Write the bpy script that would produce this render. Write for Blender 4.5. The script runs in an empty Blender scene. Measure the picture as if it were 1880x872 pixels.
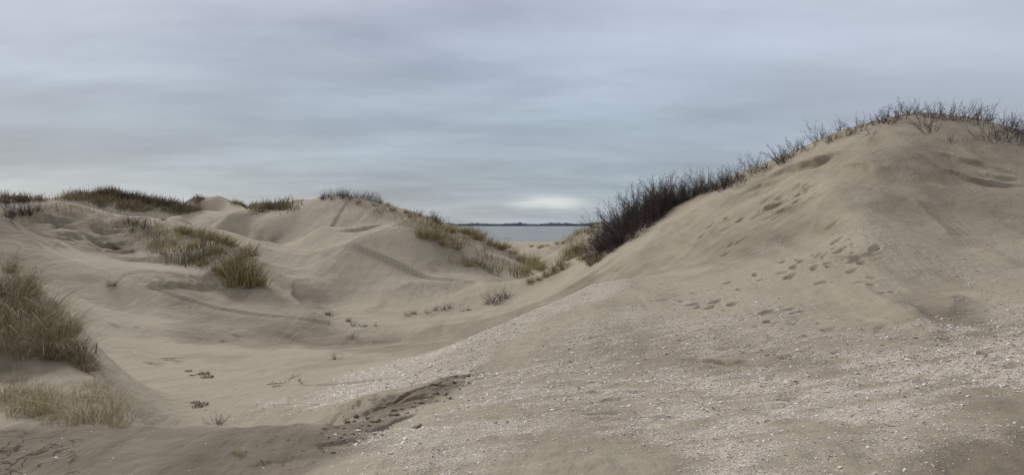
import bpy, math, numpy as np, random
from mathutils import Vector
rng=np.random.default_rng(7); random.seed(7)
F=1475.0; HZ=412.0; CX=940.0; EYE=10.0; GH=1.7
scene=bpy.context.scene
col=scene.collection

# ---------------------------------------------------------------- helpers
def link(o): col.objects.link(o); return o
def mesh_from(name,V,Q,attrs=None,mat=None,smooth=True):
    V=np.asarray(V,dtype=np.float32); Q=np.asarray(Q,dtype=np.int32)
    me=bpy.data.meshes.new(name)
    me.vertices.add(len(V)); me.vertices.foreach_set("co",V.ravel())
    n,k=Q.shape
    me.loops.add(n*k); me.loops.foreach_set("vertex_index",Q.ravel())
    me.polygons.add(n); me.polygons.foreach_set("loop_start",np.arange(0,n*k,k,dtype=np.int32))
    me.polygons.foreach_set("use_smooth",np.full(n,smooth))
    me.update(calc_edges=True)
    if attrs:
        for a,val in attrs.items():
            at=me.attributes.new(a,'FLOAT','POINT'); at.data.foreach_set("value",np.asarray(val,dtype=np.float32).ravel())
    if mat: me.materials.append(mat)
    return me
def obj(name,me,label=None,cat=None,kind=None,group=None,loc=(0,0,0)):
    o=bpy.data.objects.new(name,me); o.location=loc
    if label:o["label"]=label
    if cat:o["category"]=cat
    if kind:o["kind"]=kind
    if group:o["group"]=group
    return link(o)
P=np.random.default_rng(3).permutation(512).astype(np.int64)
def hsh(ix,iy,s): return P[(P[(ix+s*17)&511]+iy)&511]
def noise(x,y,s=0):
    ix=np.floor(x).astype(np.int64); iy=np.floor(y).astype(np.int64); fx=x-ix; fy=y-iy
    def g(i,j,dx,dy):
        a=hsh(i,j,s)*(2*math.pi/512); return np.cos(a)*dx+np.sin(a)*dy
    u=fx*fx*fx*(fx*(fx*6-15)+10); v=fy*fy*fy*(fy*(fy*6-15)+10)
    a=g(ix,iy,fx,fy)*(1-u)+g(ix+1,iy,fx-1,fy)*u
    b=g(ix,iy+1,fx,fy-1)*(1-u)+g(ix+1,iy+1,fx-1,fy-1)*u
    return (a*(1-v)+b*v)*1.4
def fbm(x,y,o=4,s=0):
    t=0;a=1
    for i in range(o): t=t+a*noise(x*2**i,y*2**i,s+i); a*=.5
    return t
def sstep(a,b,x):
    t=np.clip((x-a)/(b-a),0,1); return t*t*(3-2*t)

# ---------------------------------------------------------------- terrain survey
pts=[]
def C(px,py,d): 
    u=(px-CX)/F; v=(HZ-py)/F; pts.append((math.atan(u), d*math.hypot(1,u), d*v))
def W(px,d,z):
    u=(px-CX)/F; pts.append((math.atan(u), d*math.hypot(1,u), z))
def crest(L,drop=.05,floor=-3.5,back=True):
    for i in range(len(L)-1):
        a=L[i];b=L[i+1]; n=max(1,int(abs(b[0]-a[0])/45))
        for k in range(n+(i==len(L)-2)):
            t=k/n; q=[a[j]+(b[j]-a[j])*t for j in range(3)]
            C(*q)
            if back:
                z=q[2]*(HZ-q[1])/F
                W(q[0],q[2]*1.13,max(floor,z-drop*q[2])); W(q[0],q[2]*1.38,max(floor,z-drop*2.3*q[2]))
for px in (-300,200,700,1200,1700,2200): W(px,2.5,-1.62)
for px,d in ((-200,5),(0,5),(200,5),(400,5),(600,4.9),(750,4.7),(900,4.6),(1100,4.5),(1250,4.5),(1400,4.45),(1600,4.4),(1880,4.2),(2100,4.1)): C(px,872,d)
# near terrace lip and the fall into the hollow
for px in (0,100,200): C(px,782,6.35); C(px,750,7.0)
for px,py in ((280,783),(340,786),(400,786),(460,788),(520,785),(580,782)): C(px,py,6.4); W(px,7.1,-2.0); W(px,8.6,-2.35)
C(650,782,6.4); W(650,7.3,-1.9); C(-200,782,6.3)
for r in [
 (2100,600,8.6),(2100,500,11.5),(2100,700,6.3),(2100,400,14.5),
 (1880,700,6.5),(1880,600,9),(1880,500,12.5),(1880,400,15.5),(1880,300,18),
 (1740,600,9.6),(1740,500,13),(1740,400,16),(1740,300,18.7),
 (1600,700,7.2),(1600,600,10),(1600,500,13.5),(1600,400,16.5),(1600,300,19.6),
 (1500,600,10.5),(1500,450,16.4),(1500,350,20),
 (1400,780,5.7),(1400,700,7.6),(1400,600,11),(1400,500,15.5),(1400,400,20),(1400,350,23),
 (1250,780,5.8),(1250,700,8),(1250,600,12.5),(1250,520,17.5),(1250,440,23),(1250,400,26),
 (1150,700,8.2),(1150,600,13),(1150,540,17),(1150,470,26),(1150,440,30),
 (1070,560,18),(1070,520,26),(1070,490,33),
 (1000,800,5.6),(1000,700,8.5),(1000,610,14.2),(1000,575,22),(1000,545,31),
 (900,750,7),(900,700,9.2),(900,650,12.8),(900,605,23),(900,572,32),
 (750,780,6.4),(750,720,9.5),(750,655,16.5),(750,605,26),(750,565,35),
 (650,740,9),(600,740,10),(600,700,13),(600,650,19),(600,600,28),(600,562,36),
 (480,740,10.5),(480,700,13.5),(480,650,19),
 (400,760,10),(400,700,13.5),(400,650,18.5),(400,600,26),(400,560,33),
 (300,740,10.5),(300,700,13.5),(300,650,18.5),(200,655,16),(200,600,22),(200,560,28),(270,600,24),
 (0,690,8),(0,640,8.5),(0,560,9.8),(0,490,11),(-200,480,11),(-200,600,9),(-200,690,8),
 (100,690,7.9),(100,620,9.2),(100,555,10.4),(165,650,9),(190,700,8),(60,520,10.8),
 (0,440,30),(50,480,28),(100,515,31),(140,540,27),(200,530,31),(300,535,33),(400,538,33.5),(500,532,37),(600,538,38),(680,545,38),(480,562,33),
 (100,430,45),(100,470,42),(100,498,40),(0,450,43),(200,440,47),(200,490,42),(270,487,42),(330,468,43),(300,503,39),(380,500,38.5),(420,514,36),(470,532,37),(-150,470,42),
 (330,400,62),(420,408,64),(500,400,72),(400,390,80),(450,388,85),(520,388,80),
 (625,400,60),(620,440,54),(600,465,48),(540,430,60),(480,425,62),(700,420,57),(700,450,50),(760,452,46),(700,482,44),(640,508,42),(820,478,46),(880,484,50),(930,500,48),(950,522,44),(800,532,41),(860,530,41),(900,548,37),(760,505,42),(560,500,44),(500,480,50),(500,450,56),
 (1000,458,110),(1000,450,180),(950,452,120),(960,442,400),(1040,447,300),(1060,455,110),(1045,440,85)]: C(*r)
for r in ((0,14,-1.7),(100,13.5,-2.1),(60,20,-2.0),(0,20,-1.6),(180,12,-2.3),(-200,16,-1.5),
          (800,95,-3.4),(900,85,-3.4),(950,78,-3.4),(850,130,-3.6),(700,140,-3.6),(600,160,-3.6),(300,200,-4),(0,200,-4),(500,200,-4),
          (1300,60,-3.5),(1600,60,-3.5),(1900,60,-3.5),(1200,60,-3.4),(1300,150,-4),(1800,150,-4),(1150,100,-3.5),(1150,60,-3)): W(*r)
crest([(2200,340,17.5),(1880,240,20),(1800,217,21),(1740,208,21.5),(1690,206,22),(1620,216,22.5),(1540,240,23.5),(1450,283,25.5),(1380,315,27),(1300,350,29),(1240,370,31),(1180,402,33)],drop=.06)
crest([(1130,437,35),(1090,470,38),(1040,498,40),(1000,516,41),(965,535,41)],back=False)
crest([(1070,422,72),(1110,410,72)],drop=.04)
crest([(-250,362,75),(0,364,75),(80,369,76),(120,362,78),(200,357,80),(260,368,80),(320,378,79),(370,390,78)],drop=.03)
crest([(340,378,112),(390,370,110),(430,371,105),(480,378,95),(530,381,92)],drop=.03)
crest([(545,382,76),(580,368,70),(625,358,66),(680,366,64),(740,384,63),(800,405,62),(845,420,61.5),(880,435,61),(915,450,60),(950,468,57),(985,492,54)],drop=.035)
crest([(-150,390,46),(0,402,46),(50,379,48),(100,371,50),(160,384,51),(220,398,52),(270,405,52),(320,415,50),(370,430,48),(420,450,46),(460,472,44),(476,505,41)],drop=.015,floor=-2)
pts=np.array(pts)
SA=1.6
cx=pts[:,0]*SA; cy=np.log(pts[:,1]); g=(pts[:,2]+GH)/pts[:,1]
c2=.022**2
def phi(dx,dy): return np.sqrt(dx*dx+dy*dy+c2)
A=phi(cx[:,None]-cx[None],cy[:,None]-cy[None]); n=len(cx)
M=np.zeros((n+3,n+3)); M[:n,:n]=A-np.eye(n)*0.002; Pm=np.stack([np.ones(n),cx,cy],1); M[:n,n:]=Pm; M[n:,:n]=Pm.T
sol=np.linalg.solve(M,np.concatenate([g,np.zeros(3)]))
def field(a,lr):
    sh=a.shape; a=a.ravel()*SA; lr=lr.ravel(); out=np.empty_like(a)
    for i in range(0,len(a),40000):
        aa=a[i:i+40000,None]; ll=lr[i:i+40000,None]
        out[i:i+40000]=phi(aa-cx,ll-cy)@sol[:n]+sol[n]+sol[n+1]*aa[:,0]+sol[n+2]*ll[:,0]
    return out.reshape(sh)
az=np.concatenate([np.linspace(-math.pi,-.68,60)[:-1],np.linspace(-.68,.68,1150),np.linspace(.68,math.pi,60)[1:]])
lr=np.concatenate([np.linspace(math.log(.4),math.log(3.4),24)[:-1],np.arange(math.log(3.4),math.log(11),.0042),np.arange(math.log(11),math.log(26),.0024),np.arange(math.log(26),math.log(75),.0044),np.arange(math.log(75),math.log(130),.007),np.linspace(math.log(130),math.log(700),60),np.linspace(math.log(720),math.log(20000),10)])
AZ,LR=np.meshgrid(az,lr)
R=np.exp(LR)
G=np.zeros_like(R)
sub=(np.abs(az)<1.5)
G[:,sub]=field(AZ[:,sub],LR[:,sub])
w=1-sstep(.85,1.3,np.abs(AZ)); 
Z=-GH+R*G*w
Z=np.clip(Z,-9,8)
far=sstep(330,640,R); Z=Z*(1-far)+far*(-11.2)
near=sstep(.8,2.5,R); Z=Z*near+(-GH)*(1-near)
X=R*np.sin(AZ); Y=R*np.cos(AZ)
TE0=Z/R
def hit_az(a,v,T,rmin=3.0,rmax=600):
    j=int(np.clip(np.searchsorted(az,a),1,len(az)-1))
    t=(a-az[j-1])/(az[j]-az[j-1]); c=T[:,j-1]*(1-t)+T[:,j]*t
    te=v*math.cos(a)
    rr=np.exp(lr); ok=(rr>rmin)&(rr<rmax)
    idx=np.where(ok&(c>=te))[0]
    if len(idx)==0:
        m=np.where(ok&(rr<130),c,-9); i=int(np.argmax(m))
    else: i=int(idx[0])
    return rr[i]
def hitxy(px,py,T=None,**k):
    u=(px-CX)/F; a=math.atan(u); r=hit_az(a,(HZ-py)/F,TE0 if T is None else T,**k)
    return r*math.sin(a),r*math.cos(a)

# relief
fadeN=sstep(2,4,R)
amp=np.clip(R/40,.25,1.0)
front_m=(np.abs(AZ)<.75)&(R<160)
D=np.zeros_like(R); HX=np.zeros_like(R); HY=np.zeros_like(R)
xm=X[front_m]; ym=Y[front_m]; am=amp[front_m]; rm=R[front_m]
wx=xm+.8*noise(xm/3,ym/3,61); wy=ym+.8*noise(xm/3,ym/3,62)
r1_=.38-np.sqrt(noise(wx/7.5,wy/5.2,63)**2+.003); r2_=.38-np.abs(noise(wx/2.6,wy/1.8,64))
midm=sstep(18,32,rm)*(1-sstep(.12,.2,AZ[front_m])*.8)
D[front_m]=am*(.07*fbm(xm/5,ym/5,2,1)+.02*fbm(xm/1.3+3,ym/1.3,2,5))+.012*fbm(xm/.22,ym/.3,2,9)*(1-sstep(9,17,rm))+(r1_+.35*r2_)*.10*am+r1_*.22*midm*am
q=noise(xm/2.2+ym*.1,ym/6,21); D[front_m]+= .06*am*np.where(q>0,q,q*.3)
def window(x,y,rad):
    r=math.hypot(x,y); a=math.atan2(x,y)
    i0,i1=np.searchsorted(lr,[math.log(max(r-rad,.5)),math.log(r+rad)]); j0,j1=np.searchsorted(az,[a-rad/r,a+rad/r])
    return slice(max(i0-1,0),i1+1),slice(max(j0-1,0),j1+1)
def pit(x,y,rad,dep,ang=0,el=1.6):
    w_=window(x,y,rad*3.2); dx=X[w_]-x; dy=Y[w_]-y
    c,s=math.cos(ang),math.sin(ang); p=(dx*c+dy*s)/el; q=-dx*s+dy*c; d=np.sqrt(p*p+q*q)/rad
    d=d*(1+.3*noise(X[w_]/rad*.6,Y[w_]/rad*.6,33))
    D[w_]+= -dep*np.exp(-d**4)+ .12*dep*np.exp(-((d-1.5)/.4)**2)
def pits(poly,nn,rad,dep):
    (x0,y0),(x1,y1),half=poly
    for i in range(nn):
        t=random.random(); px=x0+(x1-x0)*t; py=y0+(y1-y0)*t+random.uniform(-half,half)
        x,y=hitxy(px,py); k=random.uniform(.45,1.2)
        pit(x,y,rad*k,dep*k,random.uniform(0,3.14),random.uniform(1.2,2.2))
def trail(L,nstep,rad,dep,wid=5):
    for k in range(nstep):
        if random.random()<.15: continue
        t=(k+.5)/nstep*(len(L)-1); i=int(t); f=t-i; px=L[i][0]+(L[i+1][0]-L[i][0])*f+random.uniform(-8,8); py=L[i][1]+(L[i+1][1]-L[i][1])*f+(wid if k%2 else -wid)+random.uniform(-4,4)
        x,y=hitxy(px,py); kk=random.uniform(.6,1.15); pit(x,y,rad*kk,dep*kk*random.uniform(.6,1.1),random.uniform(.2,1.5),random.uniform(1.4,2.4))
trail([(1650,556),(1600,525),(1540,498),(1480,503),(1400,525),(1330,550)],17,.07,.075,8)
trail([(1620,500),(1560,490),(1500,500),(1430,505)],9,.065,.07,7)
pits(((1420,510),(1620,508),24),14,.055,.045)
trail([(1355,575),(1300,572),(1250,575)],8,.065,.07,3)
trail([(1410,596),(1400,588)],3,.075,.11,5)
trail([(1480,586),(1440,568)],4,.065,.065,3)
trail([(1510,388),(1470,398),(1430,410),(1380,440),(1330,470),(1300,490)],14,.09,.085,6)
trail([(1500,360),(1460,370),(1400,385),(1340,410),(1290,430)],14,.09,.085,6)
pits(((1390,372),(1500,372),30),20,.08,.075)
trail([(1520,420),(1540,470),(1600,510)],7,.08,.05,5)
pits(((1200,600),(1880,660),60),40,.07,.03)
pits(((980,740),(1500,720),60),30,.06,.022)
pits(((270,568),(460,550),4),28,.14,.10)
pits(((480,547),(600,542),5),8,.14,.07)
pits(((270,662),(330,660),8),12,.09,.08)
pits(((600,775),(860,700),22),70,.045,.04)
pits(((200,590),(560,600),22),20,.1,.05)
pits(((100,440),(240,450),25),30,.28,.16)
def segs(L): 
    P3=[hitxy(*q) for q in L]; return list(zip(P3[:-1],P3[1:]))
def polydist(L,rad):
    S=segs(L); xs=[p[0] for s in S for p in s]; ys=[p[1] for s in S for p in s]
    rr=[math.hypot(a,b) for a,b in zip(xs,ys)]; aa=[math.atan2(a,b) for a,b in zip(xs,ys)]
    i0,i1=np.searchsorted(lr,[math.log(max(min(rr)-rad,.6)),math.log(max(rr)+rad)]); j0,j1=np.searchsorted(az,[min(aa)-rad/min(rr),max(aa)+rad/min(rr)])
    w_=(slice(max(i0-1,0),i1+1),slice(max(j0-1,0),j1+1)); xx=X[w_]; yy=Y[w_]
    best=np.full(xx.shape,1e9); sg=np.zeros(xx.shape); al=np.zeros(xx.shape); nxx=np.zeros(xx.shape); nyy=np.zeros(xx.shape); tot=sum(math.hypot(b[0]-a[0],b[1]-a[1]) for a,b in S); acc=0
    for (x0,y0),(x1,y1) in S:
        ln=math.hypot(x1-x0,y1-y0)+1e-6; ex,ey=(x1-x0)/ln,(y1-y0)/ln; dx=xx-x0; dy=yy-y0
        t=np.clip(dx*ex+dy*ey,0,ln); d=np.hypot(dx-t*ex,dy-t*ey); s=np.sign(dx*ey-dy*ex); m=d<best
        best=np.where(m,d,best); sg=np.where(m,s,sg); al=np.where(m,(acc+t)/tot,al); nxx=np.where(m,ey,nxx); nyy=np.where(m,-ex,nyy); acc+=ln
    return w_,best,sg,al,nxx,nyy
def scarp(L,h,wd=.5,over=.10,rag=1.):
    w_,d,sg,al,nx,ny=polydist(L,wd*4+.3)
    s=d*sg+rag*(.10*noise(X[w_]*1.1,Y[w_]*1.1,40)+.04*noise(X[w_]*2.5,Y[w_]*2.5,41))
    end=np.clip(np.minimum(al,1-al)*4,0,1)*np.clip(.85+.9*noise(X[w_]*.9,Y[w_]*.9,42),.1,1.2)
    near_=np.exp(-(np.maximum(d-wd*3,0)/(wd*.6))**2)
    fw=np.maximum(.035,.0055*R[w_])
    f=np.where(s>0,-np.exp(-s/wd)*sstep(0,1,s/fw),.22*np.exp(s/(wd*1.4)))*near_*end
    D[w_]+=h*f
    o=over*end*np.where(s<=0,np.exp(s/.22),np.exp(-s/(fw*.7))*1.5-.5*np.exp(-s/.3))
    HX[w_]+=o*nx*.85; HY[w_]+=o*ny*.85
def ridge(L,h,wn,wf,rnd=.10):
    w_,d,sg,al,nx,ny=polydist(L,max(wn,wf)*3.2)
    d=np.sqrt(d*d+(rnd*min(wn,wf))**2); ww=np.where(sg>0,wn,wf); end=sstep(0,.3,np.minimum(al,1-al))
    D[w_]+=h*end*np.exp(-d/ww)*(1-sstep(2.2,3.1,d/ww))
# wind-formed crests in the hollow
ridge([(580,524),(640,504),(700,482),(762,450),(800,436)],1.5,3.0,6.)
ridge([(165,560),(230,556),(310,553),(400,546),(470,536),(540,543),(640,562)],1.1,3.4,7)
ridge([(350,526),(395,516),(420,508),(460,530)],1.0,1.8,2.3,.15)
ridge([(80,500),(150,498),(230,492),(290,484)],.9,1.6,3.8)
ridge([(470,428),(520,440),(580,444),(640,438),(700,430)],-1.1,4,2.8,.3)
ridge([(330,402),(380,412),(440,410),(500,402)],.8,3.5,6,.2)
ridge([(450,474),(540,469),(620,470),(690,460)],.9,2.2,5.5,.12)
ridge([(660,564),(760,549),(870,546),(940,553)],.7,1.8,4,.12)
ridge([(765,452),(800,490),(860,512),(930,522)],.7,2.6,3.4,.2)
ridge([(480,600),(600,612),(700,606),(800,596)],-.55,3.5,2.6,.4)
ridge([(1165,515),(1090,556),(960,618),(860,662),(740,700),(640,722)],.42,1.1,2.6,.15)
ridge([(1545,292),(1520,330),(1535,400),(1590,470),(1650,545)],.38,1.1,1.4,.10)
ridge([(1690,230),(1650,290),(1680,360),(1740,430)],.25,1.2,1.2,.2)
ridge([(1400,410),(1390,450),(1400,480)],.15,.6,.8,.15)
ridge([(1240,400),(1200,450),(1150,500)],.28,1.2,1.2,.12)
ridge([(650,790),(740,750),(860,694)],.07,.25,.6,.2)
for k,(a_,b_) in enumerate([((1530,320),(1640,372)),((1550,312),(1650,362)),((1570,330),(1660,375)),((1200,470),(1130,520)),((1290,440),(1200,505)),((1350,420),(1260,480)),((1330,400),(1240,470)),((1160,470),(1060,530)),((1660,380),(1760,470)),((1640,560),(1740,640)),((1750,540),(1730,600)),((1780,470),(1880,500)),((1500,400),(1480,470)),((1560,520),(1700,620)),((1700,360),(1850,400)),((1600,250),(1560,300))]):
    m_=((a_[0]+b_[0])/2+8,(a_[1]+b_[1])/2+6); ridge([a_,m_,b_],.09,.16,.26,.2)
scarp([(1345,368),(1370,355),(1400,340),(1440,326)],.15,.3,.12)
scarp([(1405,330),(1430,318),(1455,305),(1500,294),(1542,290)],.26,.28,.20)
scarp([(1452,345),(1470,346),(1480,352),(1490,362)],.26,.28,.20)
scarp([(1478,386),(1495,385),(1515,390)],.20,.22,.15)
scarp([(1395,386),(1420,378),(1445,374)],.15,.22,.13)
scarp([(1370,362),(1395,352),(1420,345)],.12,.22,.10)
scarp([(1420,400),(1450,393)],.11,.22,.10)
scarp([(1530,318),(1560,330),(1600,348),(1625,362)],.12,.22,.08)
scarp([(1668,303),(1700,316),(1740,328),(1800,338),(1885,346)],.15,.2,.14)
scarp([(1680,286),(1740,298),(1800,308),(1860,322),(1910,338)],.10,.2,.09)
scarp([(1790,324),(1880,334)],.10,.18,.09)
scarp([(1275,660),(1300,664),(1330,667),(1360,676),(1390,680)],.07,.16,.06,.4)
scarp([(1245,576),(1290,570),(1345,576)],.05,.16,.04,.4)
scarp([(1500,492),(1560,498),(1620,498)],.07,.2,.05,.4)
scarp([(60,402),(100,410),(150,436)],.35,.9,.25,2); scarp([(150,438),(200,455),(240,472)],.35,.9,.25,2); scarp([(40,430),(100,452)],.3,.9,.25,2); scarp([(180,470),(250,480)],.3,.8,.2,2)
scarp([(1,668),(40,672),(80,684)],.08,.25,.05,.4); scarp([(-20,690),(60,694)],.06,.2,.04,.4)
scarp([(240,567),(330,565),(400,558),(462,550)],.16,.5,.12,1.5)
scarp([(590,794),(650,776),(720,752),(790,712),(862,688)],.055,.14,.04,.8)
scarp([(640,800),(700,786),(770,762)],.045,.1,.03,.6); scarp([(700,765),(760,742),(800,735)],.04,.1,.03,.6)
scarp([(430,866),(480,852),(560,838)],.015,.1,.01,.4); scarp([(560,820),(620,812),(660,806)],.025,.1,.015,.4)
Z+=D*fadeN
TE=Z/R
wz=Z+EYE
def zat(x,y):
    r=math.hypot(x,y); a=math.atan2(x,y); i=min(max(np.searchsorted(lr,math.log(r)),1),len(lr)-1); j=min(max(np.searchsorted(az,a),1),len(az)-1)
    ti=(math.log(r)-lr[i-1])/(lr[i]-lr[i-1]); tj=(a-az[j-1])/(az[j]-az[j-1])
    return float((wz[i-1,j-1]*(1-tj)+wz[i-1,j]*tj)*(1-ti)+(wz[i,j-1]*(1-tj)+wz[i,j]*tj)*ti)
def zatv(x,y):
    r=np.hypot(x,y); a=np.arctan2(x,y); i=np.clip(np.searchsorted(lr,np.log(r)),1,len(lr)-1); j=np.clip(np.searchsorted(az,a),1,len(az)-1)
    ti=(np.log(r)-lr[i-1])/(lr[i]-lr[i-1]); tj=(a-az[j-1])/(az[j]-az[j-1])
    return (wz[i-1,j-1]*(1-tj)+wz[i-1,j]*tj)*(1-ti)+(wz[i,j-1]*(1-tj)+wz[i,j]*tj)*ti
def place(px,py,**k):
    x,y=hitxy(px,py,T=TE,**k); return x,y,zat(x,y)

def polymask(poly,soft=10):
    q_=[]
    for a_ in poly:
        x,y=hitxy(*a_); q_.append((math.atan2(x,y)*3,math.log(math.hypot(x,y))))
    q_=np.array(q_); a=AZ*3; l=LR
    inside=np.zeros(R.shape,bool); dmin=np.full(R.shape,9.)
    for (x0,y0),(x1,y1) in zip(q_,np.roll(q_,-1,0)):
        cond=((y0>l)!=(y1>l)); xx=(x1-x0)*(l-y0)/((y1-y0) if abs(y1-y0)>1e-9 else 1e-9)+x0
        inside^=cond&(a<xx)
        ex,ey=x1-x0,y1-y0; L2=ex*ex+ey*ey+1e-9; t=np.clip(((a-x0)*ex+(l-y0)*ey)/L2,0,1)
        dmin=np.minimum(dmin,np.hypot(a-x0-t*ex,l-y0-t*ey))
    return np.where(inside,dmin,-dmin)
nz=np.zeros_like(R); nz[front_m]=fbm(xm/1.1,ym/1.6,4,30)
nz2=np.zeros_like(R); nz2[front_m]=fbm(xm/4.,ym/5,3,50)
nz3=np.zeros_like(R); nz3[front_m]=fbm((xm+ym*.5)/.9,(ym-xm*.5)/.28,4,55)
def pm(poly,e=.06,nn=.07): 
    return sstep(-e,e,polymask(poly)+nn*nz)
SH=np.zeros_like(R)
BAND=pm([(440,765),(480,740),(640,698),(800,658),(960,606),(1090,544),(1150,519),(1165,545),(1080,588),(960,640),(860,690),(640,735),(520,762)],.03,.05)
SH=np.maximum(SH,pm([(600,885),(760,770),(880,700),(1080,600),(1250,560),(1420,570),(1560,600),(1760,600),(1960,560),(1960,760),(1720,800),(1600,885)],.12,.14)*.85)
SH=np.maximum(SH,pm([(1150,800),(1300,700),(1560,650),(1800,610),(1960,620),(1960,720),(1700,740),(1640,800),(1550,885),(1250,885)],.1,.14)*1.15)
SH=np.maximum(SH,pm([(1380,480),(1560,455),(1680,475),(1640,500),(1600,490),(1450,505)],.04,.05)*.7)
SH=np.maximum(SH,pm([(1680,470),(1960,480),(1960,570),(1750,560)],.08,.08)*.5)
SH=np.maximum(SH,pm([(1160,545),(1400,500),(1450,560),(1200,600)],.08,.09)*.6)
SH=np.maximum(SH,pm([(640,690),(760,650),(800,670),(680,710)],.05,.06)*.4)
SH*=np.clip(.85+.6*nz+.8*nz3,.2,1.25)
SH=np.maximum(SH,BAND*np.clip(1.05+.4*nz+.4*nz3,.4,1.25))
SH[~front_m]=0
WET_SHADE=np.zeros_like(R)  # darkening mask: damp sand, plus shade painted on dune faces
WET_SHADE=np.maximum(WET_SHADE,pm([(-200,790),(150,785),(600,785),(700,790),(640,840),(500,900),(-200,900)],.04,.04)*.92)
WET_SHADE=np.maximum(WET_SHADE,pm([(600,790),(700,745),(850,690),(880,700),(760,765),(690,820),(480,880),(400,880)],.05,.08)*1.1)
WET_SHADE=np.maximum(WET_SHADE,pm([(1640,900),(1700,810),(1960,750),(1960,900)],.12,.08)*1.0)
WET_SHADE=np.maximum(WET_SHADE,pm([(700,880),(900,700),(1100,600),(1400,580),(1960,600),(1960,900)],.12,.08)*.45)
WET_SHADE=np.maximum(WET_SHADE,pm([(500,600),(760,600),(900,580),(1090,505),(1140,520),(1000,580),(800,640),(620,640)],.06,.04)*.6)  # painted shade on the hollow side of the shell ridge
WET_SHADE=np.maximum(WET_SHADE,pm([(280,560),(420,555),(560,555),(650,575),(600,600),(500,630),(330,620)],.04,.04)*.5)  # shaded slope below the hollow's crest, put into the colour
WET_SHADE=np.maximum(WET_SHADE,pm([(470,428),(600,436),(700,440),(640,456),(540,456),(480,445)],.02,.02)*.6)  # painted shade band across the middle dune's near face
WET_SHADE=np.maximum(WET_SHADE,pm([(1500,300),(1700,240),(1960,280),(1960,470),(1700,460),(1560,430)],.1,.05)*.42)  # darker tone over the upper right dune
WET_SHADE=np.maximum(WET_SHADE,pm([(1200,450),(1400,360),(1560,440),(1380,490),(1150,520),(1080,520)],.08,.08)*.5)  # darker tone on the right dune's left flank
WET_SHADE=np.maximum(WET_SHADE,pm([(1600,500),(1750,520),(1850,620),(1700,640),(1640,570)],.05,.05)*.7)  # darker patch low on the right dune
WET_SHADE=np.maximum(WET_SHADE,pm([(-100,400),(110,375),(260,410),(330,470),(220,490),(80,495),(-100,480)],.03,.04)*.75)
WET_SHADE=np.maximum(WET_SHADE,pm([(760,440),(860,455),(980,500),(900,530),(800,520)],.03,.03)*.6)  # shaded right side of the middle ridge, painted darker
WET_SHADE=np.maximum(WET_SHADE,pm([(-100,640),(120,620),(190,690),(60,700),(-100,700)],.03,.03)*1.)
WET_SHADE+=.2*nz2+.14*nz3*np.clip(R/12,.3,1)
WET_SHADE=np.clip(WET_SHADE,0,1.3)
CR=pm([(-100,800),(140,795),(150,890),(-100,900)],.04,.02)
CR[~front_m]=0

# ---------------------------------------------------------------- materials
def newmat(name):
    m=bpy.data.materials.new(name); m.use_nodes=True; nt=m.node_tree; b=nt.nodes["Principled BSDF"]; return m,nt,b
def N(nt,t,**k):
    nd=nt.nodes.new(t)
    for a,v in k.items(): setattr(nd,a,v)
    return nd
def mixc(nt,f,a,b,bl='MIX'):
    m=N(nt,'ShaderNodeMix',data_type='RGBA',blend_type=bl)
    for s,v in ((m.inputs[0],f),(m.inputs[6],a),(m.inputs[7],b)):
        if hasattr(v,'is_output'): nt.links.new(v,s)
        else: s.default_value=v if not isinstance(v,tuple) else (*v,1)[:4]
    return m.outputs[2]
def mth(nt,op,a,b=0,c=None,clamp=False):
    m=N(nt,'ShaderNodeMath',operation=op,use_clamp=clamp)
    for i,v in enumerate((a,b) if c is None else (a,b,c)):
        if hasattr(v,'is_output'): nt.links.new(v,m.inputs[i])
        else: m.inputs[i].default_value=v
    return m.outputs[0]
def ntex(nt,vec,scale,detail=4,rough=.55,dist=0):
    t=N(nt,'ShaderNodeTexNoise'); t.inputs['Scale'].default_value=scale; t.inputs['Detail'].default_value=detail; t.inputs['Roughness'].default_value=rough; t.inputs['Distortion'].default_value=dist
    nt.links.new(vec,t.inputs['Vector']); return t.outputs['Fac']
def mrange(nt,v,a,b,c=0,d=1):
    m=N(nt,'ShaderNodeMapRange'); nt.links.new(v,m.inputs[0])
    for i,x in enumerate((a,b,c,d)): m.inputs[i+1].default_value=x
    return m.outputs[0]
def attr(nt,n): 
    a=N(nt,'ShaderNodeAttribute'); a.attribute_name=n; return a.outputs['Fac']

sand,nt,b=newmat("sand")
tc=N(nt,'ShaderNodeTexCoord').outputs['Object']
mp=N(nt,'ShaderNodeMapping'); nt.links.new(tc,mp.inputs[0]); mp.inputs['Rotation'].default_value=(0,0,.5); mp.inputs['Scale'].default_value=(1,.22,1)
streak=ntex(nt,mp.outputs[0],1.3,5,.6,.6)
n1=ntex(nt,tc,.45,5,.6,.5); n2=ntex(nt,tc,7,5,.65); n3=ntex(nt,tc,140,2,.6)
wet_shade=attr(nt,'wet_shade'); sh=attr(nt,'shell'); crk=attr(nt,'crack')
wf=mth(nt,'ADD',wet_shade,mth(nt,'MULTIPLY',mth(nt,'SUBTRACT',streak,.5),1.2))  # darkens the sand for damp and for painted dune shade
wf=mth(nt,'ADD',wf,mth(nt,'MULTIPLY',mth(nt,'SUBTRACT',n1,.5),1.0))
wf=mrange(nt,wf,0,1.05)
c=mixc(nt,wf,(.465,.398,.293),(.175,.141,.097))
c=mixc(nt,mrange(nt,n2,.3,.7,0,.3),c,(.265,.225,.163))
c=mixc(nt,mth(nt,'MULTIPLY',mrange(nt,n3,.35,.75),.4),c,(.16,.133,.097),'MIX')
v1=N(nt,'ShaderNodeTexVoronoi'); v1.inputs['Scale'].default_value=62; v1.inputs['Randomness'].default_value=1; nt.links.new(tc,v1.inputs['Vector'])
spot=mth(nt,'LESS_THAN',v1.outputs['Distance'],mth(nt,'MULTIPLY',sh,.37))
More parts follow.
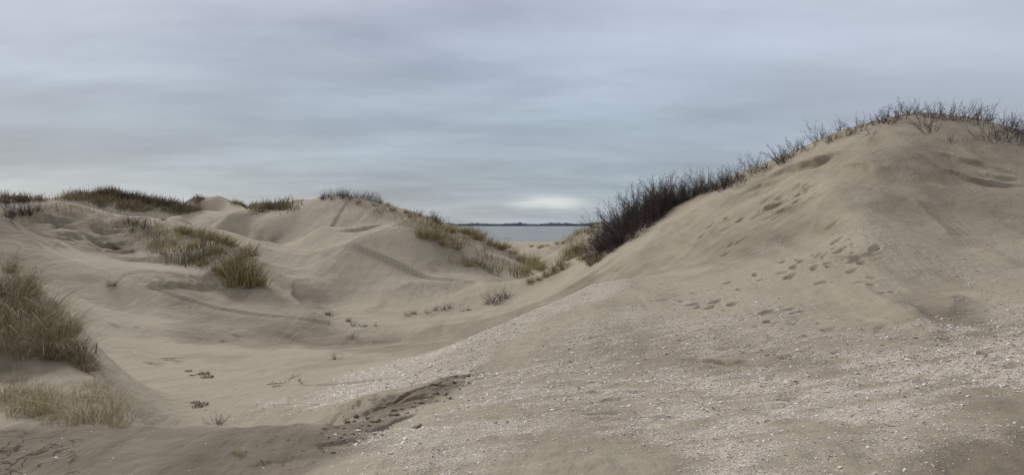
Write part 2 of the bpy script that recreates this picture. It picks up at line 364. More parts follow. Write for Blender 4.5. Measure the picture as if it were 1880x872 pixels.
v2=N(nt,'ShaderNodeTexVoronoi'); v2.inputs['Scale'].default_value=120; nt.links.new(tc,v2.inputs['Vector'])
spot2=mth(nt,'LESS_THAN',v2.outputs['Distance'],mth(nt,'MULTIPLY',sh,.34))
shc=mixc(nt,v1.outputs['Color'],(.57,.46,.36),(.80,.745,.66))
c=mixc(nt,mth(nt,'MULTIPLY',mth(nt,'MULTIPLY',sh,sh),.28,clamp=True),c,(.52,.43,.335))
c=mixc(nt,mth(nt,'MULTIPLY',mth(nt,'MAXIMUM',spot,spot2),.75),c,shc)
v3=N(nt,'ShaderNodeTexVoronoi'); v3.feature='DISTANCE_TO_EDGE'; v3.inputs['Scale'].default_value=3.6
mc=N(nt,'ShaderNodeMapping'); nt.links.new(tc,mc.inputs[0]); mc.inputs['Scale'].default_value=(1.6,.6,1)
wv=N(nt,'ShaderNodeVectorMath',operation='ADD'); nn_=N(nt,'ShaderNodeTexNoise'); nn_.inputs['Scale'].default_value=5; nn_.inputs['Detail'].default_value=5; nt.links.new(tc,nn_.inputs['Vector'])
sc_=N(nt,'ShaderNodeVectorMath',operation='SCALE'); nt.links.new(nn_.outputs['Color'],sc_.inputs[0]); sc_.inputs[3].default_value=.45
nt.links.new(mc.outputs[0],wv.inputs[0]); nt.links.new(sc_.outputs[0],wv.inputs[1]); nt.links.new(wv.outputs[0],v3.inputs['Vector'])
ck=mth(nt,'MULTIPLY',mth(nt,'SUBTRACT',1,mrange(nt,v3.outputs['Distance'],.006,.028)),mth(nt,'MULTIPLY',crk,mrange(nt,ntex(nt,tc,1.3,3),.40,.52)))
c=mixc(nt,mth(nt,'MULTIPLY',ck,.75),c,(.05,.04,.028))
nt.links.new(c,b.inputs['Base Color']); b.inputs['Roughness'].default_value=.95
b.inputs['Specular IOR Level'].default_value=.15
h=mth(nt,'ADD',mth(nt,'MULTIPLY',n2,.03),mth(nt,'MULTIPLY',n3,.004))
h=mth(nt,'ADD',h,mth(nt,'MULTIPLY',streak,.12))
h=mth(nt,'ADD',h,mth(nt,'MULTIPLY',spot,.006))
h=mth(nt,'SUBTRACT',h,mth(nt,'MULTIPLY',ck,.03))
bp=N(nt,'ShaderNodeBump'); bp.inputs['Strength'].default_value=.9; bp.inputs['Distance'].default_value=1.0
nt.links.new(h,bp.inputs['Height']); nt.links.new(bp.outputs[0],b.inputs['Normal'])

def tintmat(name,c0,c1,c2_,rough=.75,var=.3):
    m,nt,b=newmat(name); t=attr(nt,'tint')
    r=N(nt,'ShaderNodeValToRGB'); nt.links.new(t,r.inputs[0]); e=r.color_ramp.elements
    e[0].color=(*c0,1); e[1].color=(*c2_,1); k=e.new(.5); k.color=(*c1,1)
    tcc=N(nt,'ShaderNodeTexCoord').outputs['Object']; nn=ntex(nt,tcc,9,3)
    o=mixc(nt,mrange(nt,nn,.3,.7,0,var),r.outputs[0],tuple(x*.5 for x in c0))
    nt.links.new(o,b.inputs['Base Color']); b.inputs['Roughness'].default_value=rough; b.inputs['Specular IOR Level'].default_value=.2
    return m
m_near=tintmat("near_marram_blades",(.115,.10,.052),(.375,.31,.175),(.72,.60,.39),.75,.15)
m_grass=tintmat("marram_blades",(.17,.145,.065),(.44,.36,.18),(.70,.58,.35))
m_grassfar=tintmat("distant_marram",(.10,.082,.042),(.26,.205,.115),(.48,.39,.23))
m_straw=tintmat("straw_blades",(.26,.21,.115),(.50,.41,.24),(.74,.63,.43),.75,.15)
m_twig=tintmat("thorn_twigs",(.06,.046,.04),(.105,.08,.069),(.19,.155,.13),.85)
m_twigd=tintmat("dense_thorn_twigs",(.055,.040,.036),(.095,.071,.062),(.18,.143,.123),.85)
m_twigp=tintmat("pale_twigs",(.10,.075,.07),(.16,.125,.12),(.26,.215,.2),.85)
m_green=tintmat("green_leaves",(.05,.065,.03),(.10,.12,.05),(.18,.19,.09))
m_shell=tintmat("shell_pieces",(.56,.45,.35),(.72,.64,.54),(.88,.85,.78),.5,.1)
m_clod=tintmat("sand_clod",(.17,.14,.10),(.23,.19,.137),(.29,.245,.175),.95)

# ---------------------------------------------------------------- ground mesh
nr,nc=R.shape
V=np.stack([X+HX*fadeN,Y+HY*fadeN,wz],-1).reshape(-1,3)
ii=(np.arange(nr-1)[:,None]*nc+np.arange(nc-1)[None]).ravel()
Q=np.stack([ii,ii+1,ii+nc+1,ii+nc],1)[:, ::-1]
me=mesh_from("ground",V,Q,dict(wet_shade=WET_SHADE,shell=SH,crack=CR),sand)
gnd=obj("ground",me,"bare wind-blown dune sand with shell scatter and hollows","ground","structure")

# ---------------------------------------------------------------- sea
m,nt,b=newmat("sea_water"); tcc=N(nt,'ShaderNodeTexCoord').outputs['Object']
mp=N(nt,'ShaderNodeMapping'); nt.links.new(tcc,mp.inputs[0]); mp.inputs['Scale'].default_value=(.35,1,1)
wn=ntex(nt,mp.outputs[0],.03,6,.75); wb=ntex(nt,mp.outputs[0],.9,4)
cc=mixc(nt,mrange(nt,wn,.38,.62),(.16,.18,.19),(.31,.325,.32)); nt.links.new(cc,b.inputs['Base Color']); b.inputs['Roughness'].default_value=.55
bp=N(nt,'ShaderNodeBump'); bp.inputs['Strength'].default_value=.6; bp.inputs['Distance'].default_value=1; nt.links.new(wb,bp.inputs['Height']); nt.links.new(bp.outputs[0],b.inputs['Normal'])
xs=np.linspace(-19000,19000,20); ys=np.concatenate([np.linspace(320,3000,10),np.linspace(4000,19000,8)])
XX,YY=np.meshgrid(xs,ys); k=len(xs); ii=(np.arange(len(ys)-1)[:,None]*k+np.arange(k-1)[None]).ravel()
obj("sea",mesh_from("sea",np.stack([XX,YY,XX*0+.0],-1).reshape(-1,3),np.stack([ii,ii+1,ii+k+1,ii+k],1),mat=m),"grey choppy sea channel under overcast sky","sea","structure")

# far shore
m,nt,b=newmat("far_shore"); b.inputs['Roughness'].default_value=1
tcc=N(nt,'ShaderNodeTexCoord').outputs['Object']; nt.links.new(mixc(nt,mrange(nt,ntex(nt,tcc,.02,4),.35,.65),(.085,.105,.13),(.13,.155,.175)),b.inputs['Base Color'])
xs=np.linspace(-2600,2600,1400); D0=4000
def strip(h0,h1): 
    k=len(xs); v=[]
    for yy,hh in ((D0,np.zeros(k)-.3),(D0+10,h0),(D0+60,h1),(D0+200,h1*.9),(D0+400,np.zeros(k)-.3)): v.append(np.stack([xs,np.full(k,yy),hh],1))
    v=np.concatenate(v); ii=(np.arange(4)[:,None]*k+np.arange(k-1)[None]).ravel()
    return v,np.stack([ii,ii+1,ii+k+1,ii+k],1)
ends=sstep(-2600,-2300,xs)*(1-sstep(2300,2600,xs))
v,q_=strip(np.full(len(xs),3.)*ends,np.full(len(xs),4.5)*ends); obj("far_shore_land",mesh_from("far_shore_land",v,q_,mat=m),"low hazy dyke land across the water","land","structure")
hh=(16+5*fbm(xs/120,xs*0+.3,3,70)+7*np.abs(noise(xs/26,xs*0+.7,71))+3*noise(xs/9,xs*0+.2,72))*(.75+.25*sstep(-.3,.1,noise(xs/200,xs*0+.5,75)))
hh=np.clip(hh,7,26)*ends
D0=4020; v,q_=strip(hh*.7,hh); obj("distant_treeline",mesh_from("distant_treeline",v,q_,mat=m,smooth=False),"bluish hazy belt of trees along a far shore","trees","stuff")

# ---------------------------------------------------------------- vegetation generators
def blades(root,h,lean,wd,tint,curl=.35):
    n=len(h); ang=rng.uniform(0,2*math.pi,n); sx=np.cos(ang)*wd; sy=np.sin(ang)*wd
    V=[];T=[]
    for t,wf in ((0,1),(.35,.9),(.7,.6),(1,.08)):
        off=lean*(t**1.8); L2=np.hypot(lean[:,0],lean[:,1])
        zz=h*t-curl*L2*t**3
        cx_=root[:,0]+off[:,0]; cy_=root[:,1]+off[:,1]; cz_=root[:,2]+zz
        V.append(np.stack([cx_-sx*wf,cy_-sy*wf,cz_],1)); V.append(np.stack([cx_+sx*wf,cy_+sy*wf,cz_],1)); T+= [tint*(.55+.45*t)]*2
    V=np.stack(V,1).reshape(-1,3); T=np.stack(T,1).ravel()
    b0=(np.arange(n)*8)[:,None]; q=np.array([[0,1,3,2],[2,3,5,4],[4,5,7,6]])
    return V,(b0[:,:,None]+q[None]).reshape(-1,4),T
def tuft_mesh(name,nb,rad,h,wd,mat,spread=.5,wind=(.12,0),tm=.5,jit=.26,tsd=.28):
    k=7; ca=rng.uniform(0,6.283,k); cr_=rad*.75*np.sqrt(rng.uniform(0,1,k)); ch=rng.uniform(.5,1.1,k); which=rng.integers(0,k,nb)
    rx=np.cos(ca[which])*cr_[which]+rng.normal(0,rad*.2,nb); ry=np.sin(ca[which])*cr_[which]+rng.normal(0,rad*.2,nb)
    root=np.stack([rx,ry,np.full(nb,-.03)],1)
    hh=h*ch[which]*rng.uniform(.35,1.15,nb); d=np.stack([rx,ry],1)/rad*spread
    lean=(d+rng.normal(0,jit,(nb,2))+np.array(wind))*hh[:,None]
    V,Q,T=blades(root,hh,lean,wd,np.clip(rng.normal(tm,tsd,nb),0,1),.45)
    return mesh_from(name,V,Q,dict(tint=T),mat)
def tubes(S):
    p0=np.array([s[0] for s in S]);p1=np.array([s[1] for s in S]);r0=np.array([s[2] for s in S]);r1=np.array([s[3] for s in S]);t=np.array([s[4] for s in S])
    d=p1-p0; d/=np.linalg.norm(d,axis=1,keepdims=True)+1e-9
    up=np.where(np.abs(d[:,2:3])>.9,np.array([[1.,0,0]]),np.array([[0,0,1.]])); a=np.cross(d,up); a/=np.linalg.norm(a,axis=1,keepdims=True); b_=np.cross(d,a)
    V=[]
    for p,r in ((p0,r0),(p1,r1)):
        for k in range(3):
            th=k*2.0944; V.append(p+(a*math.cos(th)+b_*math.sin(th))*r[:,None])
    V=np.stack(V,1).reshape(-1,3); b0=(np.arange(len(S))*6)[:,None]; q=np.array([[0,1,4,3],[1,2,5,4],[2,0,3,5]])
    return V,(b0[:,:,None]+q[None]).reshape(-1,4),np.repeat(t,6)
def shrub_mesh(name,h,stems,mat,spread=.7,side=8,rb=.012,sd=0):
    rr=random.Random(sd); S=[]
    def rv(s): return np.array([rr.gauss(0,s),rr.gauss(0,s),rr.gauss(0,s)])
    for i in range(stems):
        a=rr.uniform(0,6.283); k=rr.uniform(0,1); d=np.array([math.cos(a)*spread*k,math.sin(a)*spread*k,1.]); d/=np.linalg.norm(d)
        p=np.array([math.cos(a)*k*.25*h,math.sin(a)*k*.25*h,-.05]); L=h*rr.uniform(.5,1.15); seg=7; r=rb*rr.uniform(.7,1.1); tn=rr.uniform(.05,.95)
        for s in range(seg):
            q=p+d*L/seg; r1=r*.84; S.append((p,q,r,r1,tn))
            if s>=1:
                for _ in range(max(1,side//4)):
                    b_=d+rv(.6)+np.array([0,0,.1]); b_/=np.linalg.norm(b_); l=L*rr.uniform(.12,.32)*(1-.08*s)
                    b1=p+(q-p)*rr.random(); e=b1+b_*l; S.append((b1,e,r1*.6,r1*.3,tn))
                    for __ in range(3):
                        c_=b_+rv(.8); c_/=np.linalg.norm(c_); s0=b1+(e-b1)*rr.uniform(.3,.95); S.append((s0,s0+c_*l*rr.uniform(.25,.5),r1*.4,r1*.2,tn))
            p=q;r=r1; d=d+rv(.18)+np.array([0,0,.04]); d/=np.linalg.norm(d)
    V,Q,T=tubes(S); return mesh_from(name,V,Q,dict(tint=T),mat)

def inst(name,me,x,y,z,s,label,cat,group,rot=None,sz=1):
    o=bpy.data.objects.new(name,me); o.location=(x,y,z); o.scale=(s,s,s*sz); o.rotation_euler=(0,0,random.uniform(-.5,.5) if rot is None else rot)
    o["label"]=label; o["category"]=cat
    if group: o["group"]=group
    return link(o)

# --- shaggy marram clumps on the near bank
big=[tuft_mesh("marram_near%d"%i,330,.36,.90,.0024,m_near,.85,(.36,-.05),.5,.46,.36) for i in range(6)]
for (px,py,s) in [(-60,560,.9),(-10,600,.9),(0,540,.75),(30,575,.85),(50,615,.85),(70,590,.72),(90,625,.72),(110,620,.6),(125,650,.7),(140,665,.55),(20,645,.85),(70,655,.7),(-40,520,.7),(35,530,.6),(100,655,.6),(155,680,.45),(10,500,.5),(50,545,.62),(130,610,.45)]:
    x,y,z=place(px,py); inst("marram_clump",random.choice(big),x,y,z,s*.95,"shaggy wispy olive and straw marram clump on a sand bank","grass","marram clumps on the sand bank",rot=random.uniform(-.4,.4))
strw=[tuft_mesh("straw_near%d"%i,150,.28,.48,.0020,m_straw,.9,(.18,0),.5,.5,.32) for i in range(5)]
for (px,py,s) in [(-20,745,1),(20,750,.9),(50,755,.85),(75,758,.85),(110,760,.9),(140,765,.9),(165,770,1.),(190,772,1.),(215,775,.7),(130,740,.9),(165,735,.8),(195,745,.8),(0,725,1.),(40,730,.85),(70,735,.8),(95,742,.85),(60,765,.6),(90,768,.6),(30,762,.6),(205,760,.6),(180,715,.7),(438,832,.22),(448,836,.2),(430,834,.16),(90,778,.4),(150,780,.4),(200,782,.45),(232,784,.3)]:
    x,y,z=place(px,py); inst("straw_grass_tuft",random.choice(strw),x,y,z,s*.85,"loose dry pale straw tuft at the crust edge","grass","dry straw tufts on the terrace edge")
# --- mid distance tufts
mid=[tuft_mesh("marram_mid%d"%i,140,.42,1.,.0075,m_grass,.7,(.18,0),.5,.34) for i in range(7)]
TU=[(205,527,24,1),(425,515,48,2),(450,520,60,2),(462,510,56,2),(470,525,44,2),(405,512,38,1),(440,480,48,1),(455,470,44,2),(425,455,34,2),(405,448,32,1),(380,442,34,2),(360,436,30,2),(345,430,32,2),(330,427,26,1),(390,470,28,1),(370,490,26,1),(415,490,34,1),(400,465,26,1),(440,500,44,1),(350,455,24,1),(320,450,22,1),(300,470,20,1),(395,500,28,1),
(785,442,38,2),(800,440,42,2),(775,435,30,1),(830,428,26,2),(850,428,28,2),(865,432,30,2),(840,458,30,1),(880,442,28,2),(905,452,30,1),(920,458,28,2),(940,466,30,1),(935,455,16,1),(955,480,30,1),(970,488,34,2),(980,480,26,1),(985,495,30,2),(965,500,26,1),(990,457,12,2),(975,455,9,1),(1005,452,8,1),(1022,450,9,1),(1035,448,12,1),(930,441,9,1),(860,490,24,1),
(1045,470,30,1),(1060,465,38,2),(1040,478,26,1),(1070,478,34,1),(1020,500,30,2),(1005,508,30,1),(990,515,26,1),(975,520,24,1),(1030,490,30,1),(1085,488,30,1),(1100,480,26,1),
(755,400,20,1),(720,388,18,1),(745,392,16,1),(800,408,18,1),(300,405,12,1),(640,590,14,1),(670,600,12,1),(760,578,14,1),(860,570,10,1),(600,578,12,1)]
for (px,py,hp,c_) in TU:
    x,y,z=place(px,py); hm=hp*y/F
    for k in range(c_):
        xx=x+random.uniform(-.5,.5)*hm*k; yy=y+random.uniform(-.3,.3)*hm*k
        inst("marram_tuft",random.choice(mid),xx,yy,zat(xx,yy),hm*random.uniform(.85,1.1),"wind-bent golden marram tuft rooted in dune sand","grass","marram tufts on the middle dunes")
# --- far vegetation masses (uncountable)
def field_grass(name,regions,nb,hr,wd,mat,label,tm=.45,clump=.0):
    RT=[];H=[]
    for (poly,cnt,hs) in regions:
        p=np.array(poly,float); x0,y0=p.min(0);x1,y1=p.max(0); k=0;tries=0
        while k<cnt and tries<cnt*8:
            tries+=1
            px=random.uniform(x0,x1);py=random.uniform(y0,y1)
            ins=False
            for (ax,ay),(bx,by) in zip(p,np.roll(p,-1,0)):
                if (ay>py)!=(by>py) and px<(bx-ax)*(py-ay)/(by-ay)+ax: ins=not ins
            if not ins: continue
            if noise(np.array([px/16.]),np.array([py/9.]),90)[0]<clump: continue
            x,y=hitxy(px,py,T=TE); k+=1; hc=hs*random.choice([.35,.5,.7,.9,1.25])
            for _ in range(nb):
                xx=x+random.gauss(0,.3); yy=y+random.gauss(0,.3); RT.append((xx,yy,0)); H.append(hc*random.uniform(*hr))
    RT=np.array(RT); RT[:,2]=zatv(RT[:,0],RT[:,1])-.03; H=np.array(H); n=len(H)
    lean=rng.normal(0,.3,(n,2))*H[:,None]+np.array([.15,0])*H[:,None]
    lowf=fbm(RT[:,0]/3,RT[:,1]/3,2,95)
    V,Q,T=blades(RT,H,lean,wd,np.clip(rng.normal(tm,.2,n)+.9*lowf,0,1))
    return obj(name,mesh_from(name,V,Q,dict(tint=T),mat),label,"grass","stuff")
field_grass("dune_grass_cover",[
 ([(95,368),(130,359),(200,352),(260,360),(320,370),(375,387),(330,394),(250,390),(160,376)],420,.85),
 ([(-60,358),(60,358),(95,368),(60,374),(0,376),(-60,374)],120,.9),
 ([(425,372),(440,368),(490,374),(550,378),(545,388),(480,388),(425,382)],120,.75),
 ([(355,368),(380,366),(380,372),(355,374)],20,.6)],20,(.4,1.1),.018,m_grassfar,"olive and straw marram cover on hazy background dunes",.6,-.02)
field_grass("sparse_dune_grass",[
 ([(640,368),(700,378),(760,395),(830,425),(800,440),(700,400)],90,.5),
 ([(800,412),(880,432),(1000,490),(960,515),(860,460),(790,435)],120,.8),
 ([(230,400),(330,425),(420,470),(400,500),(300,470),(230,430)],150,.6),
 ([(20,395),(110,372),(230,398),(250,430),(120,400),(30,415)],40,.45),
 ([(820,478),(900,486),(940,500),(880,495)],30,.6),
 ([(1030,440),(1075,418),(1100,412),(1095,450),(1040,480)],80,.9)],14,(.4,1.1),.010,m_grass,"sparse straw and olive grass on dune flanks",.5,-.1)
# --- buckthorn
bk=[shrub_mesh("buckthorn%d"%i,1.,26,m_twigd,1.15,12,.009,sd=i) for i in range(6)]
sparse=[shrub_mesh("buckthorn_sparse%d"%i,1.,11,m_twig,1.15,9,.011,sd=20+i) for i in range(6)]
def shrubs(L,meshes,lab,group,rmax=600,wid=1.):
    for (px,py,hp) in L:
        x,y,z=place(px,py,rmax=rmax); hm=hp*y/F
        inst("buckthorn_shrub",random.choice(meshes),x,y,z-.04,hm,lab,"shrub",group,rot=random.uniform(0,6.28))
Ld=[]
hb=lambda px: np.interp(px,[1085,1105,1130,1180,1210,1240,1300,1345],[34,58,84,80,70,58,44,32])
for t in np.linspace(0,1,32)**1.1:
    px=1098+t*235; cyy=np.interp(px,[1100,1130,1180,1240,1300,1340],[462,437,402,372,352,338]); Ld.append((px+random.uniform(-4,4),cyy+random.uniform(0,6),hb(px)*random.uniform(.62,1.1)))
for t in np.linspace(0,1,22)**1.3:
    px=1085+t*150; cyy=np.interp(px,[1090,1130,1180,1240,1300],[478,450,415,385,360]); Ld.append((px+random.uniform(-7,7),cyy+random.uniform(-4,10),hb(px)*random.uniform(.45,.95)))
shrubs(Ld,bk,"dense leafless dark brown buckthorn thicket shrub on dune crest","leafless buckthorn along the dune crest",60)
Ls=[]
cr=lambda px: np.interp(px,[1300,1380,1450,1540,1620,1690,1740,1800,1880],[350,315,283,240,216,206,208,217,240])
for c0_ in (1325,1350,1362,1385,1410,1432,1440,1468,1490,1510,1535,1548,1575,1600,1622,1640,1665,1685,1715,1740,1768,1790,1815,1845,1868,1890):
    for _ in range(2): 
        px=c0_+random.gauss(0,5); Ls.append((px,cr(px)+random.uniform(0,16),random.uniform(20,50)))
for p_ in [(1710,245,42),(1700,235,35),(1830,262,50),(1850,255,55),(1865,265,48),(1810,258,45),(1870,250,50),(1745,262,26),(1600,248,25),(1445,300,24),(1560,250,26),(1890,270,50),(1330,345,44),(1350,335,46)]: Ls.append(p_)
shrubs(Ls,sparse,"sparse leafless thorny buckthorn on bare sand crest","leafless buckthorn along the dune crest",60)
Lm=[(px+random.uniform(-4,4),py,h) for px,py,h in [(595,366,16),(605,363,18),(615,362,19),(625,361,18),(638,362,19),(650,364,18),(662,366,18),(675,367,20),(688,370,20),(700,374,18),(590,368,12),(712,380,14),(790,404,20),(800,408,22),(806,412,20),(775,398,16),(690,380,12),(660,373,12),(630,366,16),(645,368,14),(612,368,13)]]
Lm+=[(190,364,20),(205,364,22),(220,367,20),(235,370,18),(250,374,16),(270,378,18),(290,382,20),(310,384,22),(330,388,22),(345,390,20),(180,362,16),(160,360,14),(300,378,20),(320,382,18),(212,362,16),(228,364,16),(335,384,16)]
Lm+=[(40,398,34),(25,400,36),(55,396,30),(15,402,30),(70,390,20),(235,412,20),(250,416,22),(265,420,22),(240,425,18),(215,462,14),(240,465,14)]
shrubs(Lm,bk,"low dark leafless shrub on a pale dune top","low dark shrubs on dune tops")
pale=[shrub_mesh("pale_shrub%d"%i,1.,16,m_twigp,1.5,10,.014,sd=40+i) for i in range(3)]
for (px,py,hp) in [(905,556,26),(920,552,26),(930,548,22),(895,560,18),(912,560,20),(800,572,14),(815,570,17),(825,568,14),(785,576,12),(750,580,14),(645,622,18),(650,600,14),(605,580,15),(850,572,10),(665,600,10),(615,660,18),(690,600,10),(400,780,30),(560,702,10)]:
    x,y,z=place(px,py); inst("bare_twig_shrub",random.choice(pale),x,y,z-.02,hp*y/F,"low greyish purple bare twiggy shrub in hollow","shrub","bare twiggy shrubs in the hollow",rot=random.uniform(0,6.28))
def leafplant(name):
    n=110; a=rng.uniform(0,6.283,n); r=.5*np.sqrt(rng.uniform(0,1,n)); root=np.stack([r*np.cos(a),r*np.sin(a),rng.uniform(0,.1,n)],1)
    V,Q,T=blades(root,rng.uniform(.05,.22,n),rng.normal(0,.12,(n,2)),.018,rng.uniform(0,1,n)); return mesh_from(name,V,Q,dict(tint=T),m_green)
lp=leafplant("green_plant")
for (px,py,s) in [(372,688,.26),(380,694,.24),(345,682,.16),(370,744,.2),(358,740,.14),(362,748,.16),(352,690,.12)]:
    x,y,z=place(px,py); inst("sea_sandwort_plant",lp,x,y,z,s,"small fleshy green plant creeping on sand","plant","small green plants in the hollow")
V,Q,T=tubes([((0,0,-.1),(.0,.01,.07),.011,.010,.4),((0,.01,.07),(.012,.01,.13),.010,.006,.5)])
x,y,z=place(176,650); obj("driftwood_stake",mesh_from("driftwood_stake",V,Q,dict(tint=T),m_twig),"short weathered dark wooden stake in sand","stick",None,None,(x,y,z))
for (px,py,l,a) in [(490,708,.35,.1),(530,698,.2,1.),(555,706,.25,2.2),(500,712,.2,-.3)]:
    S=[];p=np.array([0,0,.01])
    for k in range(5):
        a+=random.uniform(-.3,.3); q=p+np.array([math.cos(a)*l/5,math.sin(a)*l/5,random.uniform(-.01,.02)]); S.append((p,q,.007-.001*k,.006-.001*k,.3))
        S.append((q,q+np.array([random.gauss(0,.03),random.gauss(0,.03),.05]),.004,.002,.3)); p=q
    V,Q,T=tubes(S); x,y,z=place(px,py); obj("dead_branch",mesh_from("dead_branch",V,Q,dict(tint=T),m_twig),"small dead twig lying on the sand","branch",None,"dead twigs on the sand",(x,y,z+.01))

# --- clods of broken crust
import bmesh
def clod(i):
    bm=bmesh.new(); bmesh.ops.create_cube(bm,size=1); bmesh.ops.bevel(bm,geom=bm.edges[:],offset=.12,segments=1,affect='EDGES')
    bmesh.ops.subdivide_edges(bm,edges=bm.edges[:],cuts=2,use_grid_fill=True)
    rr=random.Random(i); sk=rr.uniform(-.5,.5); fl=rr.uniform(.25,.5)
    for v in bm.verts:
        c_=v.co; k=1+.5*float(noise(np.array([c_.x*1.7+i*3.1]),np.array([c_.y*1.7+c_.z*2]),60+i)[0])+rr.uniform(-.05,.05)
        v.co=Vector((c_.x*k+sk*c_.y,c_.y*k*.8,c_.z*k*fl))
    me=bpy.data.meshes.new("clod%d"%i); bm.to_mesh(me); bm.free(); me.materials.append(m_clod)
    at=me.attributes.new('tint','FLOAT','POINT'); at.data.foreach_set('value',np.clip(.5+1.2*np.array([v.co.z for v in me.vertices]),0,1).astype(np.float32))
    return me
cl=[clod(i) for i in range(9)]
CL=[(856,692,.085),(800,708,.08),(775,740,.055),(680,768,.085),(640,776,.07),(765,785,.08),(835,703,.055),(690,775,.07),(655,765,.07),(820,715,.05),(740,752,.05),(725,762,.06)]
for i in range(110):
    t=random.random(); px=585+t*285; py=np.interp(px,[585,680,760,870],[812,778,748,695])+random.gauss(0,13); CL.append((px,py,random.choice([.01,.015,.02,.025,.03,.045])))
for i in range(20): CL.append((random.uniform(420,640),random.uniform(795,868),random.uniform(.01,.022)))
for px,py,s in CL:
    x,y,z=place(px,py); o=inst("sand_clod",random.choice(cl),x,y,z+s*.06,s*random.uniform(.8,1.2),"broken angular lump of damp crusted sand","clod","broken clods of sand crust",rot=random.uniform(0,6.28)); o.rotation_euler[0]=random.gauss(0,.25); o.rotation_euler[1]=random.gauss(0,.25)
# --- shell fragments
nS=650000
sa=rng.uniform(-.62,.62,nS); sl=rng.uniform(math.log(3.4),math.log(22),nS)
i=np.searchsorted(lr,sl); j=np.searchsorted(az,sa); pr=SH[i,j]**1.4*np.clip((np.exp(sl)/8)**1.,.42,1.)
kp=rng.uniform(0,1,nS)<pr*.8+.004; sa=sa[kp];sl=sl[kp]; r=np.exp(sl); x=r*np.sin(sa); y=r*np.cos(sa); z=zatv(x,y)
n=len(x); s=np.clip(rng.lognormal(math.log(.0034),.55,n),.0015,.018)*np.clip(r/6,.9,1.5); th=rng.uniform(0,6.283,n); ti=rng.normal(0,.22,(n,2))
e1=np.stack([np.cos(th),np.sin(th),ti[:,0]],1)*s[:,None]; e2=np.stack([-np.sin(th),np.cos(th),ti[:,1]],1)*(s*rng.uniform(.4,.8,n))[:,None]
c0=np.stack([x,y,z+s*.25+.001],1); upv=np.array([0,0,1])*(s*.25)[:,None]
Vs=np.stack([c0-e1-e2*.6,c0-e1+e2*.6,c0-e2+upv,c0+e2+upv,c0+e1-e2*.5,c0+e1+e2*.6],1).reshape(-1,3)
b0=(np.arange(n)*6)[:,None]; q=np.array([[0,2,3,1],[2,4,5,3]])
obj("shell_fragments",mesh_from("shell_fragments",Vs,(b0[:,:,None]+q[None]).reshape(-1,4),dict(tint=np.repeat(rng.uniform(0,1,n),6)),m_shell,False),"scatter of crushed white and pinkish sea shells","shells","stuff")

# ---------------------------------------------------------------- world, sun, camera
wd=bpy.data.worlds.new("World"); scene.world=wd; wd.use_nodes=True; nt=wd.node_tree; bg=nt.nodes['Background']
SUN_EL=math.radians(31); SUN_AZ=math.radians(-36)
sky=N(nt,'ShaderNodeTexSky'); sky.sky_type='NISHITA'; sky.sun_disc=False; sky.sun_elevation=SUN_EL; sky.sun_rotation=SUN_AZ
skyc=mixc(nt,1.0,sky.outputs[0],(.09,.09,.09),'MULTIPLY')
gv=N(nt,'ShaderNodeTexCoord').outputs['Generated']; sp=N(nt,'ShaderNodeSeparateXYZ'); nt.links.new(gv,sp.inputs[0])
zc=mth(nt,'MAXIMUM',sp.outputs[2],0.0); dn=mth(nt,'ADD',zc,.12)
cb=N(nt,'ShaderNodeCombineXYZ'); nt.links.new(mth(nt,'DIVIDE',sp.outputs[0],dn),cb.inputs[0]); nt.links.new(mth(nt,'DIVIDE',sp.outputs[1],dn),cb.inputs[1])
r=N(nt,'ShaderNodeValToRGB'); nt.links.new(zc,r.inputs[0]); e=r.color_ramp.elements
e[0].position=0; e[0].color=(.36,.42,.48,1); e[1].position=1; e[1].color=(.62,.64,.69,1)
for p_,c_ in ((.04,(.34,.415,.485)),(.12,(.34,.41,.49)),(.20,(.42,.48,.58)),(.28,(.52,.56,.67)),(.5,(.58,.61,.68))): k=e.new(p_); k.color=(*c_,1)
n1=ntex(nt,cb.outputs[0],.38,4,.45,.15); 
mp=N(nt,'ShaderNodeMapping'); nt.links.new(cb.outputs[0],mp.inputs[0]); mp.inputs['Scale'].default_value=(.7,1.2,1); mp.inputs['Rotation'].default_value=(0,0,-.3); n2=ntex(nt,mp.outputs[0],1.0,8,.56,.2)
cl_=mth(nt,'ADD',mth(nt,'MULTIPLY',n1,.5),mth(nt,'MULTIPLY',n2,.5))
cm=mrange(nt,cl_,.34,.66,.66,1.32)
cv=N(nt,'ShaderNodeCombineXYZ'); 
for i_ in range(3): nt.links.new(cm,cv.inputs[i_])
cc=mixc(nt,1.0,r.outputs[0],cv.outputs[0],'MULTIPLY')
cc=mixc(nt,mrange(nt,cl_,.34,.54,.3,0),cc,(.28,.305,.43))
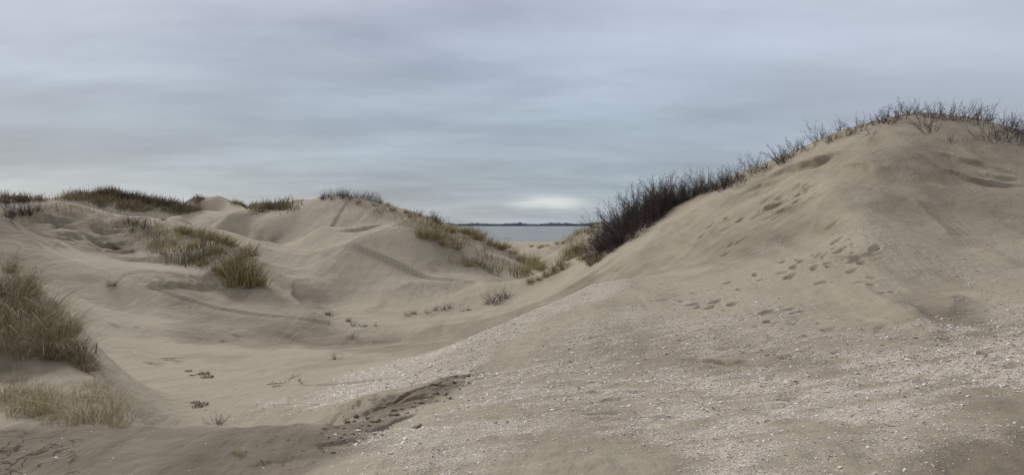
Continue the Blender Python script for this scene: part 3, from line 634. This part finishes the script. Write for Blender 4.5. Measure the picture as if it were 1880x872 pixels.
def lobe(dirv,p0,p1,zs=1.):
    d=N(nt,'ShaderNodeVectorMath',operation='SUBTRACT'); nt.links.new(gv,d.inputs[0]); d.inputs[1].default_value=dirv
    s_=N(nt,'ShaderNodeVectorMath',operation='MULTIPLY'); nt.links.new(d.outputs[0],s_.inputs[0]); s_.inputs[1].default_value=(1,1,zs)
    l=N(nt,'ShaderNodeVectorMath',operation='LENGTH'); nt.links.new(s_.outputs[0],l.inputs[0]); 
    mm=N(nt,'ShaderNodeMapRange',interpolation_type='SMOOTHERSTEP'); nt.links.new(l.outputs[1],mm.inputs[0]); mm.inputs[1].default_value=p0; mm.inputs[2].default_value=p1; mm.inputs[3].default_value=1; mm.inputs[4].default_value=0
    return mm.outputs[0]
bn=N(nt,'ShaderNodeMapping'); nt.links.new(gv,bn.inputs[0]); bn.inputs['Scale'].default_value=(10,10,70); bnn=ntex(nt,bn.outputs[0],1.,4,.55)
g1=mth(nt,'MULTIPLY',lobe((.045,1,.026),0,.085,5.),mrange(nt,bnn,.36,.58,.3,1))
cc=mixc(nt,mth(nt,'MULTIPLY',g1,.75),cc,(.78,.83,.80))
g2=lobe((.55,.85,.22),0,.55,1.3); cc=mixc(nt,mth(nt,'MULTIPLY',g2,.4),cc,(.68,.71,.80))
fin=mixc(nt,.88,skyc,cc)
nt.links.new(fin,bg.inputs[0]); bg.inputs[1].default_value=1.0
sl_=bpy.data.lights.new("sun",'SUN'); sl_.energy=2.2; sl_.angle=math.radians(10); sl_.color=(1,.97,.915)
so=link(bpy.data.objects.new("sun",sl_)); d=Vector((math.sin(SUN_AZ)*math.cos(SUN_EL),math.cos(SUN_AZ)*math.cos(SUN_EL),math.sin(SUN_EL)))
so.rotation_euler=d.to_track_quat('Z','Y').to_euler()
cam=bpy.data.cameras.new("camera"); cam.sensor_width=36; cam.lens=36*F/1880; cam.shift_y=-24/1880; cam.clip_end=50000; cam.clip_start=.05
co=link(bpy.data.objects.new("camera",cam)); co.location=(0,0,EYE); co.rotation_euler=(math.pi/2,0,0); scene.camera=co
scene.view_settings.view_transform='Standard'; scene.view_settings.look='None'; scene.view_settings.exposure=0
